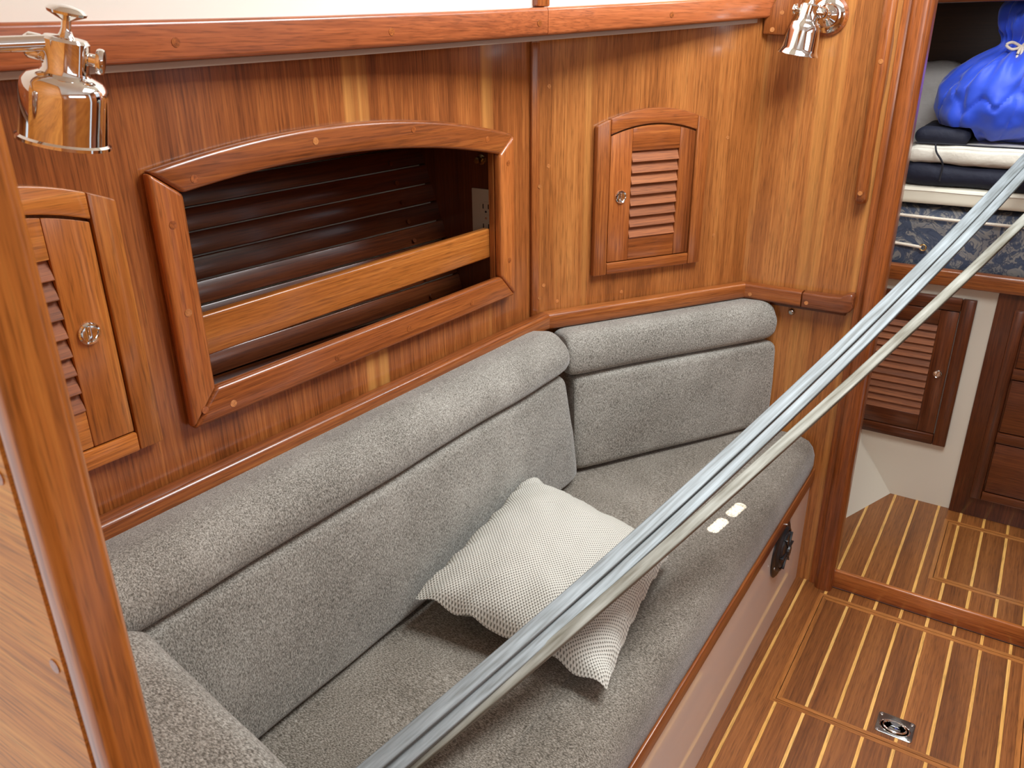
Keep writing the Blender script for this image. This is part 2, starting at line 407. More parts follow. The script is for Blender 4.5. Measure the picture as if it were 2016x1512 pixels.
def border(parent, x0, x1, y0, y1, wd, z, inner):
    """four mitred edging boards; inner: they lie inside the rectangle"""
    s = -1 if inner else 1
    X0, X1, Y0, Y1 = x0-s*wd if inner else x0-wd, 0, 0, 0
    if inner: a = (x0, x1, y0, y1); b = (x0+wd, x1-wd, y0+wd, y1-wd)
    else: a = (x0-wd, x1+wd, y0-wd, y1+wd); b = (x0, x1, y0, y1)
    for poly, mt in ((((a[0], a[2]), (a[0], a[3]), (b[0], b[3]), (b[0], b[2])), 'hatchedge_y'), (((a[1], a[2]), (a[1], a[3]), (b[1], b[3]), (b[1], b[2])), 'hatchedge_y'),
                 (((a[0], a[2]), (a[1], a[2]), (b[1], b[2]), (b[0], b[2])), 'hatchedge_x'), (((a[0], a[3]), (a[1], a[3]), (b[1], b[3]), (b[0], b[3])), 'hatchedge_x')):
        obj('edging', prism(poly, z-.012, z+.0004), mt, parent, flat=True)
border(ff, HX0, HX1, HY0, HY1, EW, 0, False)
hatch = thing('floor_hatch', ((HX0+HX1)/2, (HY0+HY1)/2, -.012), 'large teak and holly floor hatch with recessed steel lifting ring', 'floor hatch')
g = .0016
border(hatch, HX0+g, HX1-g, HY0+g, HY1-g, EW, 0, True)
lay(hatch, HX0+g+EW, HX1-g-EW, HY1-g-EW, HY0+g+EW, S0, 0)

fr = tag(obj('floor_raised', box(1.936, 2.46, -.9, .5, -.02, ZS-.0122), 'dteak_x'), 'raised teak and holly sole of the forward cabin', kind='structure')
S1 = .249
GX0, GX1, GY0, GY1 = 2.029, 2.343, -.42, .036
def side_limit(y): return 2.43 if y < .2 else 2.42-(y-.204)*(2.42-2.183)/(.296-.204)
lay(fr, 1.9365, 2.42, .385, GY1+.010, S1, ZS, xfun=side_limit)
lay(fr, 1.9365, GX0-.010, GY1+.010, GY0, S1, ZS)
lay(fr, GX1+.010, 2.42, GY1+.010, GY0, S1, ZS)
border(fr, GX0, GX1, GY0, GY1, .010, ZS, False)
h2 = thing('floor_hatch', ((GX0+GX1)/2, (GY0+GY1)/2, ZS-.012), 'floor hatch in the raised sole in front of the berth drawers', 'floor hatch')
border(h2, GX0+g, GX1-g, GY0+g, GY1-g, .010, ZS, True)
lay(h2, GX0+g+.010, GX1-g-.010, GY1-g-.010, GY0+g+.010, S1, ZS)
b = box(1.9226, 1.936, -.19, .262, 0.0, ZS+.003, .004, 3)
tag(obj('trim_step', b, 'teak_y'), 'rounded teak riser of the step to the forward cabin', kind='structure')

# ---- hull-side panel with the arched opening
SH = dict(ol=.595, orr=1.357, il=.638, ir=1.311, ob=.852, ib=.900)
def arch_o(u): return quad3((.595, 1.197), (1.0, 1.224), (1.357, 1.171), u)
def arch_i(u): return quad3((.637, 1.165), (1.03, 1.178), (1.313, 1.138), u)
def wall_panel():
    bm = bmesh.new(); z0, z1 = -.012, 0
    join(bm, prism([(.2, .40), (SH['il'], .40), (SH['il'], 1.42), (.2, 1.42)], z0, z1))
    join(bm, prism([(SH['ir'], .40), (1.462, .40), (1.462, 1.42), (SH['ir'], 1.42)], z0, z1))
    join(bm, prism([(SH['il'], .40), (SH['ir'], .40), (SH['ir'], .89), (SH['il'], .89)], z0, z1))
    us = lin(SH['il'], SH['ir'], 20)
    join(bm, prism([(u, arch_i(u)+.012) for u in us]+[(SH['ir'], 1.42), (SH['il'], 1.42)], z0, z1))
    return bm
tag(obj('wall_port', wall_panel(), 'panel', None, FW), 'vertical grain varnished panel behind the settee around the arched opening', kind='structure')
wpf = tag(obj('wall_port_forward', box(.0, .570, .40, 1.42, -.012, 0), 'panel2', None, FA), 'angled varnished panel carrying the louvred locker beside the bulkhead', kind='structure')
obj('edge_trim', box(-.006, .013, .755, 1.335, -.012, .0075, .003, 3), 'teak_y', wpf, FA)
for x, y in ((.036, 1.252), (.036, 1.098), (.012, .822), (.026, .846), (.059, .806), (.225, .805), (.487, 1.13), (.472, .91), (.012, 1.06)):
    plug(wpf, FA, x, y, .0078 if x < .013 else 0, .0042)
# ---- forward bulkhead
bkh = tag(obj('wall_forward', box(-.93, -.27, 0, 1.95, -.022, 0), 'panel2', None, FK), 'varnished bulkhead at the forward end of the settee with lamp and grab rail', kind='structure')
tag(obj('wall_forward_starboard', box(.21, 1.0, 0, 1.95, -.022, 0), 'teak_y', None, FK), 'starboard half of the bulkhead beside the doorway', kind='structure')
post = thing('trim_doorway', (XB, .27, 0), 'rounded varnished post along the edge of the doorway', kind='structure')
obj('post', prism([(x*1.0-.2745, z) for x, z in rrect(.043, .056, .013)], 0, 1.95), 'teak_z', post, frame((XB+.004, 0, 0), (0, -1, 0), (1, 0, 0)))
obj('post_back_strip', box(-.312, -.2945, .0, 1.95, 0, .007, .002), 'teak_y', post, FK)
p2 = thing('trim_doorway_starboard', (XB, -.21, 0), 'dark varnished post on the starboard side of the doorway', kind='structure')
obj('post', box(.186, .225, 0, 1.95, -.03, .014, .006, 3), 'dteak_y', p2, FK)
# ---- upper cabin side and its long rail
RP = [(.1, .90), (.57, .885), (.86, .86), (1.32, .795), (1.905, .568)]
def rp_at(X):
    for (a, b_), (c, d) in zip(RP, RP[1:]):
        if X <= c: return b_+(d-b_)*(X-a)/(c-a)
    return RP[-1][1]
def zr(X): return quad3((.537, 1.317), (1.239, 1.341), (1.905, 1.376), X)
def along(off_in, w, h, zoff, x0, x1, rad, n=24):
    rings = []
    xs = lin(x0, x1, n)
    ys = [.5*rp_at(max(.1, x-.12))+.5*rp_at(min(1.905, x+.12)) if .22 < x < 1.78 else rp_at(x) for x in xs]
    for i, x in enumerate(xs):
        t = Vector((xs[min(i+1, n)]-xs[max(i-1, 0)], ys[min(i+1, n)]-ys[max(i-1, 0)], 0)).normalized()
        nv = Vector((-t.y, t.x, 0))
        rings.append([Vector((x, ys[i], zr(x)+zoff+h/2))+nv*(off_in+w/2+px)+Vector((0, 0, pz)) for px, pz in rrect(w, h, rad)])
    return loft(rings)
tr = thing('trim_window_rail', (1.0, .84, 1.33), 'long reddish teak rail running under the cabin windows', kind='structure')
for a_, b_ in ((.14, 1.3195), (1.3205, 1.912)):
    Fr_ = frame((a_, rp_at(a_), zr(a_)), (b_-a_, rp_at(b_)-rp_at(a_), 0)); bm = along(0, .034, .0445, 0, a_, b_, .006)
    bmesh.ops.transform(bm, matrix=Fr_.inverted(), verts=bm.verts[:]); obj('rail', bm, 'rail_x', tr, Fr_)
obj('under_strip', along(.016, .014, .0085, -.0088, .14, 1.88, .001), 'caulk', tr)
for X in (.64, .98, 1.30, 1.62):
    y = .5*rp_at(X-.12)+.5*rp_at(X+.12); t = Vector((.24, rp_at(X+.12)-rp_at(X-.12), 0)).normalized()
    plug(tr, frame((X, y, zr(X)+.020), t), 0, 0, .0002, .0055, 'teak_z')
tag(obj('wall_port_upper', along(.020, .014, .62, .040, .10, 1.915, .001), 'cream'), 'cream painted cabin side above the long rail', kind='structure')
o = tag(obj('trim_mullion', box(-.0145, .0145, zr(1.32)+.0452, 1.60, -.022, .002, .003), 'teak_y', None, frame((1.318, .5*rp_at(1.198)+.5*rp_at(1.438)+.008, 0), (1, -.28, 0))), 'short teak upright between the windows', kind='structure')
bk = thing('trim_corner_bracket', (XB, .555, 1.34), 'slanted teak corner bracket at the end of the window rail', kind='structure')
obj('bracket', prism([(-.583, 1.343), (-.536, 1.340), (-.486, 1.45), (-.540, 1.45), (-.570, 1.395), (-.583, 1.385)], .0, .02, .0035, 3), 'teak_y', bk, FK)
plug(bk, FK, -.563, 1.352, .0202, .005); plug(bk, FK, -.546, 1.385, .0202, .0045)
# ---- aft partition beside the camera
pa = thing('wall_aft', (.19, .6, 0), 'honey coloured partition at the aft end of the settee', kind='structure')
FP = frame((.172, 0, 0), (0, -1, 0))
obj('panel', box(-.905, -.4402, 0, 1.9, -.022, .0), 'partition', pa, FP)
obj('edge_post', prism([(x-.4275, z) for x, z in rrect(.025, .034, .009, 5)], 0, 1.9), 'gteak_z', pa, frame((.1885, 0, 0), (0, -1, 0), (1, 0, 0)))
for z in (1.121, .988): plug(pa, FP, -.450, z, .0003, .0050, 'gteak_z')
# ---- rest of the saloon shell: headliner with hatch, starboard side, aft end with companionway
def slab_with_hole(x0, x1, y0, y1, hx0, hx1, hy0, hy1, z0, z1):
    bm = bmesh.new()
    for a in ((x0, hx0, y0, y1), (hx1, x1, y0, y1), (hx0, hx1, y0, hy0), (hx0, hx1, hy1, y1)): box(*a, z0, z1, bm=bm)
    return bm
tag(obj('ceiling', slab_with_hole(-1.3, 2.42, -1.3, .95, .95, 1.59, -.26, .38, 1.95, 1.975), 'cream'), 'cream headliner with an open deck hatch', kind='structure')
bm = bmesh.new(); 
for a in ((-1.3, 1.92, .0, 1.48), (-1.3, 1.92, 1.76, 1.95), (-1.3, -.22, 1.48, 1.76), (1.42, 1.92, 1.48, 1.76)): box(a[0], a[1], -1.30, -1.285, a[2], a[3], bm=bm)
tag(obj('wall_starboard', bm, 'gteak_x'), 'starboard cabin side with a long window opening', kind='structure')
bm = bmesh.new()
for a in ((-1.3, -.55, 0, 1.95), (.25, .95, 0, 1.95), (-.55, .25, 0, 1.1)): box(-1.3, -1.285, a[0], a[1], a[2], a[3], bm=bm)
tag(obj('wall_aft_companionway', bm, 'gteak_z'), 'aft end of the saloon with the companionway opening', kind='structure')
tag(obj('floor_saloon', box(-1.3, .25, -1.285, .36, -.05, -.001), 'sole'), 'aft part of the cabin sole', kind='structure')

# ================================================================== SETTEE
sb = thing('settee_base', (1.05, .6, 0), 'glossy white settee base with varnished edge strip under the seat cushion', 'settee base')
obj('front_panel', box(.21, 1.918, .347, .362, 0, .318), 'laminate', sb)
tp = prism([(.21, .362), (1.915, .362), (1.915, .57), (1.43, .875), (.21, .925)], .286, .305)
obj('seat_board', tp, 'teak_x', sb)
obj('edge_strip', box(.21, 1.918, .340, .3468, .298, .334, .002), 'teak_x', sb)

# seat cushion: flat top, fat rolled front edge
def seat():
    prof = []                      # (y, z) from back bottom round the nose to back top
    zt, zb, yf = .423, .3062, .341
    nose = [(.374, .3062), (.356, .312), (.346, .330), (.341, .355), (.342, .380), (.349, .400), (.362, .414), (.384, .422), (.42, .4245), (.464, .4225), (.467, .4212), (.470, .4225)]
    rings = []
    xs = [.215, .218, .226, .24]+lin(.27, 1.86, 30)+[1.885, 1.90, 1.906, 1.908]
    ins = [.02, .010, .003, 0]+[0]*31+[0, .002, .008, .018]
    for x, k in zip(xs, ins):
        ym = Yw(x)-.03 if x < 1.44 else .84-(x-1.44)*.63
        ym = min(ym, .90)
        pr = [(y+k*(1 if y < .36 else .3), z+(k*.6 if z < .33 else -k*.6)) for y, z in nose]
        pr += [(.6, .4195-k*.6), (ym-.02, .418-k*.6), (ym, .40), (ym, .33), (ym-.02, .3062), (.6, .3062)]
        wob = .002*noise.noise(Vector((x*5, 0, 3)))
        rings.append([Vector((x, y, z+(wob if z > .36 else 0))) for y, z in pr])
    return loft(rings)
sc_ = thing('seat_cushion', (1.05, .6, .306), 'long taupe grey seat cushion with a rolled front edge on the settee', 'cushion')
obj('cushion', seat(), 'seatfab', sc_)
# back cushions
def extr_prof(prof, x0, x1, rnd, n=14, bow=0.0, skew=0.0, seed=0, eskew=0.0):
    """cushion: (depth from back, height) outline extruded along x with soft ends"""
    cx = sum(p[0] for p in prof)/len(prof); cy = sum(p[1] for p in prof)/len(prof)
    rings = []; L_ = x1-x0
    xs = [(x0, .72), (x0+rnd*.12, .86), (x0+rnd*.45, .96), (x0+rnd, 1)]+[(x, 1) for x in lin(x0+rnd, x1-rnd, n)[1:-1]]+[(x1-rnd, 1), (x1-rnd*.45, .96), (x1-rnd*.12, .86), (x1, .72)]
    for x, s in xs:
        rg = []
        for px, py in prof:
            nx = noise.noise(Vector((x*7, py*6+seed, px*4)))*.004 if px > .06 else 0
            sx, sy = (px-cx), (py-cy)
            m_ = 1-(1-s)*.5
            rg.append(Vector((x+skew*(py-prof[0][1])+eskew*px*max(0, (x-x0)/L_)**3, cy+sy*(1-(1-s)*min(1, .03/max(.03, abs(sy)))*1.4), cx+sx*m_+nx)))
        rings.append(rg)
    return loft(rings)
def rounded(poly, r, n=4):
    out = []; N = len(poly)
    for i in range(N):
        p = Vector(poly[i]+(0,)); a = Vector(poly[i-1]+(0,)); c = Vector(poly[(i+1) % N]+(0,))
        da, dc = (a-p), (c-p); k = min(r, da.length*.45, dc.length*.45)
        s, e = p+da.normalized()*k, p+dc.normalized()*k
        for j in range(n+1):
            t = j/n; q = s*(1-t)**2+p*2*t*(1-t)+e*t*t; out.append((q.x, q.y))
    return out
LOW = rounded([(.0, .425), (.142, .425), (.136, .56), (.122, .688), (.0, .688)], .022)
ROL = rounded([(.0, .692), (.126, .690), (.125, .742), (.085, .780), (.0, .765)], .028, 5)
FC = frame((0, .9393, 0), (1, -.030, 0))
bc = thing('back_cushion', (.9, .85, .425), 'long grey settee back cushion below the arched shelf', 'cushion')
FC2 = FC @ Matrix.Translation((0, 0, .012))
obj('lower_panel', extr_prof(LOW, .205, 1.415, .05, 20, skew=-.11), 'fabric', bc, FC2)
obj('head_roll', extr_prof(ROL, .205, 1.402, .045, 20, seed=3), 'fabric', bc, FC2)
LOWA = rounded([(.0, .425), (.088, .425), (.088, .55), (.084, .658), (.0, .658)], .020)
ROLA = rounded([(.0, .662), (.086, .660), (.089, .712), (.072, .757), (.0, .752)], .022, 5)
FA2 = FA @ Matrix.Translation((0, 0, .012))
bc2 = thing('back_cushion', (1.70, .68, .425), 'short grey back cushion set at an angle under the louvred locker', 'cushion')
obj('lower_panel', extr_prof(LOWA, .058, .566, .022, 12, seed=5, eskew=.60), 'fabric', bc2, FA2)
obj('head_roll', extr_prof(ROLA, .040, .566, .024, 12, seed=9, eskew=.50), 'fabric', bc2, FA2)
# aft end cushion, its top seen from behind
ac = thing('end_cushion', (.30, .6, .425), 'grey end cushion leaning on the honey coloured partition', 'cushion')
def endc():
    rings = []
    for y, k in [(.774, .030), (.771, .014), (.764, .004), (.75, 0)]+[(y_, 0) for y_ in lin(.73, .42, 10)]+[(.39, 0), (.375, .004), (.366, .014), (.362, .030)]:
        fx_ = .40+(y-.798)*.158; bx = .2095
        pr = rounded([(bx+k*.4, .4262), (fx_+.01-k, .4262), (fx_+.006-k, .62), (fx_-.004-k, .738-k), (bx+.03, .742-k), (bx+k*.4, .70-k)], .034, 6)
        rings.append([Vector((x+.003*noise.noise(Vector((x*9, y*9, z*9))), y, z)) for x, z in pr])
    return loft(rings)
obj('cushion', endc(), 'fabric', ac)

# settee cap rail: three mitred lengths and a darker curled end
rail = thing('trim_settee_rail', (1.1, .85, .75), 'varnished cap rail along the top of the settee cushions', kind='structure')
pts = [Vector((.215, Yw(.215)-.004, 0)), Vector((1.452, .874, 0)), Vector((B.x-.0, B.y-.003, 0)), Vector((1.918, .425, 0))]
def miter(i):
    def nrm(a, b_): t = (b_-a).normalized(); return Vector((t.y, -t.x, 0))
    if i == 0: return nrm(pts[0], pts[1])
    if i == len(pts)-1: return nrm(pts[-2], pts[-1])
    n0, n1 = nrm(pts[i-1], pts[i]), nrm(pts[i], pts[i+1]); s = (n0+n1).normalized(); return s/ s.dot(n0)
def railseg(i):
    rw, rh = .031, .037
    prof = rrect(rw, rh, .008, 4); rings = []
    t = (pts[i+1]-pts[i]); Fr = frame((pts[i].x, pts[i].y, 0), t)
    inv = Fr.inverted()
    for k in (i, i+1):
        mm = miter(k)
        rings.append([inv @ (pts[k]+mm*(px+rw/2+.0003)+Vector((0, 0, .7715+pz))) for px, pz in prof])
    return loft(rings), Fr
for i in range(3):
    b, Fr = railseg(i); obj('rail_length', b, 'teak_x', rail, Fr)
obj('rail_end', prism([(-.4245, .753), (-.33, .753), (-.316, .757), (-.310, .767), (-.310, .795), (-.316, .801), (-.326, .798), (-.34, .790), (-.36, .789), (-.4245, .789)], .001, .032, .006, 3), 'railend', rail, FK)
obj('under_batten', box(-.50, -.325, .744, .7528, .001, .016, .002), 'dteak_x', rail, FK)
for u in (.53, .84, 1.13, 1.40):
    plug(rail, FW @ Matrix.Rotation(0, 4, 'X'), u, .762 if u != 1.40 else .772, .0355, .0048)
for u in (.06, .265, .50, .55): plug(rail, FA, u, .766, .0316, .0042)
for u in (-.545, -.447, -.412): plug(rail, FK, u, .766, .0324, .0046)

# ================================================================== ARCHED SHELF
sh = thing('arched_shelf', (1.0, .92, .9), 'arched shelf opening with a teak frame, fiddle rail and slatted dark back', 'shelf')
us = lin(0, 1, 22); il, ir, ol, orr = SH['il'], SH['ir'], SH['ol'], SH['orr']
T0, T1 = 0.0, .019
outer = [(ol+(orr-ol)*t, arch_o(ol+(orr-ol)*t)) for t in us]; inner = [(il+(ir-il)*t, arch_i(il+(ir-il)*t)) for t in us]
obj('arch_rail', prism(outer+inner[::-1], T0, T1, .006, 3), 'teak_x', sh, FW)
obj('stile', prism([(ol, SH['ob']), (il, SH['ib']), (il, arch_i(il)-.0006), (ol, arch_o(ol)-.0006)], T0, T1, .006, 3), 'teak_y', sh, FW)
obj('stile', prism([(orr, SH['ob']), (ir, SH['ib']), (ir, arch_i(ir)-.0006), (orr, arch_o(orr)-.0006)], T0, T1, .006, 3), 'teak_y', sh, FW)
obj('sill_rail', prism([(ol+.0006, SH['ob']), (orr-.0006, SH['ob']), (ir-.0006, SH['ib']), (il+.0006, SH['ib'])], T0, T1, .006, 3), 'teak_x', sh, FW)
obj('fiddle_rail', box(il-.004, ir+.006, .935, .994, -.030, -.013, .004, 3), 'gteak_x', sh, FW)
for u, v in ((.655, 1.181), (.86, 1.207), (1.07, 1.205), (1.27, 1.170), (.615, 1.13), (.615, 1.015), (.615, .875), (.66, .868), (.86, .873), (1.03, .873), (1.21, .873), (1.335, 1.12), (1.335, .93)):
    plug(sh, FW, u, v, T1, .0053, 'plug' if (u, v) in ((.615, 1.015), (.86, 1.207), (.66, .868)) else 'teak_z')
# recess carcass
def bp(t, v):   # a point on the slatted back: t 0..1 along, v height
    y0 = 1.19 + (v-1.0)*.28; y1 = 1.062+(v-1.0)*.34
    x = .50+(1.372-.50)*t
    return Vector((x, y0+(y1-y0)*t, v))
def bfr(v): 
    a, b_ = bp(0, v), bp(1, v); return frame(a, b_-a, (0, .3, 1))
for k in range(10):
    v0 = .832+.0375*k; Fs = bfr(v0)
    Ln = (bp(1, v0)-bp(0, v0)).length
    uv_ = Vector((0, 1, 0))
    Fm = frame(bp(0, v0), bp(1, v0)-bp(0, v0), (bp(0, v0+.03)-bp(0, v0)))
    sl = obj('slat', box(0, Ln+.01, 0, .0368, -.008, 0, .0022, 2), 'dteak_x', sh, Fm)
    for t in (.30, .88): plug(sl, Fm, Ln*t, .017, .0002, .0045, 'dteak_z')
obj('liner_panel', loft([[bp(t, .8)+Vector((0, .022, 0)), bp(t, 1.24)+Vector((0, .022, 0)), bp(t, 1.24)+Vector((0, .028, 0)), bp(t, .8)+Vector((0, .028, 0))] for t in (0, .5, 1.02)]), 'gel', sh)
obj('side_panel', box(1.362, 1.374, .9045, 1.24, .826, 1.256), 'dteak_z', sh)
obj('side_panel', box(.566, .578, .9385, 1.24, .826, 1.256), 'dteak_z', sh)
obj('shelf_floor', prism([(.58, .938), (1.361, .906), (1.361, 1.02), (.58, 1.15)], .812, .826), 'dteak_x', sh)
obj('top_panel', prism([(.566, .938), (1.374, .906), (1.374, 1.22), (.566, 1.28)], 1.258, 1.27), 'dteak_x', sh)
# outlet on the side of the recess
FO = frame((1.3618, .945, 1.003), (0, -1, 0))
ou = thing('power_outlet', (1.3618, .945, .945), 'ivory double power outlet on the inner side of the arched shelf', 'power outlet')
obj('cover_plate', box(-.036, .036, -.058, .058, 0, .005, .002, 2), 'plate', ou, FO)
for s in (1, -1):
    rc = obj('receptacle', prism([(x, y*1.0+s*.020) for x, y in rrect(.031, .026, .011, 5)], .0048, .0066, .0006, 1), 'plate', ou, FO)
    for x in (-.0065, .0065): obj('slot', box(x-.0012, x+.0012, s*.020-.001, s*.020+.0085, .0063, .0069), 'slot', rc, FO)
    obj('ground_hole', lathe([(0, .0063), (.0024, .0063), (.0024, .0069), (0, .0069)], 12), 'slot', rc, FO @ Matrix.Translation((0, s*.020-.007, 0)))
obj('screw', lathe([(0, .005), (.003, .005), (.0025, .0066), (0, .0068)], 12), 'chrome', ou, FO)
kb = thing('catch_knob', (1.3618, .955, 1.12), 'tiny brass catch at the top of the arched shelf', 'catch')
obj('knob', lathe([(0, 0), (.010, 0), (.010, .002), (.004, .003), (.004, .010), (.008, .013), (.006, .018), (0, .019)], 16), 'brass', kb, frame((1.3618, .957, 1.118), (0, -1, 0)))

# ================================================================== LOUVRED LOCKERS
def make_knob(parent, F, x, y, z, r=.0135):
    K = F @ Matrix.Translation((x, y, z))
    k = obj('knob', lathe([(0, .0), (r, .0), (r*1.02, .0025), (r*.9, .0045), (r*.76, .004), (r*.70, .001), (r*.35, .0005), (0, .0005)], 28), 'chrome', parent, K)
    obj('pull_bar', box(-.0022, .0022, -r*.72, r*.72, .0008, .0042, .001, 2), 'chrome', k, K)
    return k
def locker(F, u0, label, mirror=False, WID=.284, z0=.854, zs=1.171, zp=1.203, tk='teak'):
    fx = (lambda x: u0+WID-x) if mirror else (lambda x: u0+x)
    P = lambda pts_: [(fx(x), y) for x, y in pts_]
    o0 = F @ Vector((fx(WID/2), z0, 0))
    L_ = thing('louvred_locker', o0, label, 'locker')
    fw, fb = .033, .026
    ao = lambda x: zs+(zp-zs)*(1-((x-WID/2)/(WID/2))**2)
    dz, dp = zs-.018, zp-.031
    ai = lambda x: dz+(dp-dz)*(1-((x-WID/2)/(WID/2-fw))**2)
    T = .015
    obj('frame_stile', prism(P([(0, z0), (fw, z0)]+[(x, ao(x)) for x in lin(fw, 0, 5)]), 0, T, .003, 2), tk+'_y', L_, F)
    obj('frame_stile', prism(P([(WID, z0), (WID-fw, z0)]+[(x, ao(x)) for x in lin(WID-fw, WID, 5)]), 0, T, .003, 2), tk+'_y', L_, F)
    xs = lin(fw+.0004, WID-fw-.0004, 18)
    obj('frame_head', prism(P([(x, ao(x)) for x in xs]+[(x, ai(x)) for x in xs[::-1]]), 0, T-.0004, .0025, 2), tk+'_x', L_, F)
    obj('frame_sill', prism(P([(fw+.0004, z0), (WID-fw-.0004, z0), (WID-fw-.0004, z0+fb), (fw+.0004, z0+fb)]), 0, T-.0004, .0025, 2), tk+'_x', L_, F)
    D = thing('door', o0); D.parent = L_; D.matrix_basis = Matrix.Identity(4)
    a, c = fw+.0022, WID-fw-.0022; l0, l1 = .088, .209; zb, zt = .931+(z0-.854), 1.117+(zs-1.171)
    ad = lambda x: ai(x)-.0034
    zd = z0+fb+.002; TD = .012
    obj('door_stile', prism(P([(a, zd), (l0, zd)]+[(x, ad(x)) for x in lin(l0, a, 8)]), .001, TD, .0012, 2), tk+'_y', D, F)
    obj('door_stile', prism(P([(c, zd), (l1, zd)]+[(x, ad(x)) for x in lin(l1, c, 8)]), .001, TD, .0012, 2), tk+'_y', D, F)
    xs = lin(l0+.0003, l1-.0003, 10)
    obj('door_rail', prism(P([(x, ad(x)) for x in xs]+[(l1-.0003, zt), (l0+.0003, zt)]), .001, TD-.0003, .0012, 2), tk+'_x', D, F)
    obj('door_rail', prism(P([(l0+.0003, zd), (l1-.0003, zd), (l1-.0003, zb), (l0+.0003, zb)]), .001, TD-.0003, .0012, 2), tk+'_x', D, F)
    obj('louvre_shade_sheet', prism(P([(l0+.0004, zb+.0004), (l1-.0004, zb+.0004), (l1-.0004, zt-.0004), (l0+.0004, zt-.0004)]), .0004, .0012), 'dark', D, F)  # black sheet painted as the shade inside the locker
    n = 8; ph = (zt-zb)/n; base = None
    for k in range(n):
        yc = zb+ph*(k+.5); w_ = (l1-l0)/2-.0006; xc = fx((l0+l1)/2)
        Ms = F @ Matrix.Translation((xc, yc, .0078)) @ Matrix.Rotation(R(-24), 4, 'X')
        obj('louvre', box(-w_, w_, -ph*.55, ph*.55, -.0018, .0018, .0008, 1), 'louvre', D, Ms)
    make_knob(D, F, fx(.064), 1.023+(z0-.854), TD)
    return L_
locker(FA, .141, 'arched louvred locker door on the angled panel beside the bulkhead')
locker(FW, .551-.284, 'arched louvred locker door half hidden behind the honey coloured partition', mirror=True, tk='gteak')

# berth front locker (square top) with many slats
def berth_locker():
    F = FF; u1 = -.088; u0 = -.40; z0, z1 = .246, .684
    L_ = thing('louvred_locker', F @ Vector((-.23, z0, 0)), 'dark square louvred locker in the white front of the berth', 'locker')
    w, T = .034, .016
    obj('frame_stile', box(u1-w, u1, z0, z1, 0, T, .003), 'dteak_y', L_, F)
    obj('frame_stile', box(u0, u0+w, z0, z1, 0, T, .003), 'dteak_y', L_, F)
    obj('frame_rail', box(u0+w+.0004, u1-w-.0004, z1-.036, z1, 0, T, .003), 'dteak_x', L_, F)
    obj('frame_rail', box(u0+w+.0004, u1-w-.0004, z0, z0+.032, 0, T, .003), 'dteak_x', L_, F)
    D = thing('door', F @ Vector((-.23, z0, 0))); D.parent = L_; D.matrix_basis = Matrix.Identity(4)
    a, c = u0+w+.002, u1-w-.002; d0, d1 = z0+.034, z1-.038; TD = .012
    l0, l1, zb, zt = u0+.075, -.169, .328, .604
    obj('door_stile', box(l1, c, d0, d1, .001, TD, .0012), 'dteak_y', D, F)
    obj('door_stile', box(a, l0, d0, d1, .001, TD, .0012), 'dteak_y', D, F)
    obj('door_rail', box(l0+.0003, l1-.0003, zt, d1, .001, TD, .0012), 'dteak_x', D, F)
    obj('door_rail', box(l0+.0003, l1-.0003, d0, zb, .001, TD, .0012), 'dteak_x', D, F)
    obj('louvre_shade_sheet', box(l0+.0004, l1-.0004, zb+.0004, zt-.0004, .0004, .0012), 'dark', D, F)  # near-black sheet in place of shade behind the slats
    n = 13; ph = (zt-zb)/n
    for k in range(n):
        Ms = F @ Matrix.Translation(((l0+l1)/2, zb+ph*(k+.5), .0078)) @ Matrix.Rotation(R(-24), 4, 'X')
        obj('louvre', box(-(l1-l0)/2+.0006, (l1-l0)/2-.0006, -ph*.55, ph*.55, -.0016, .0016, .0007, 1), 'louvre', D, Ms)
    make_knob(D, F, -.1455, .462, TD, .0115)
berth_locker()

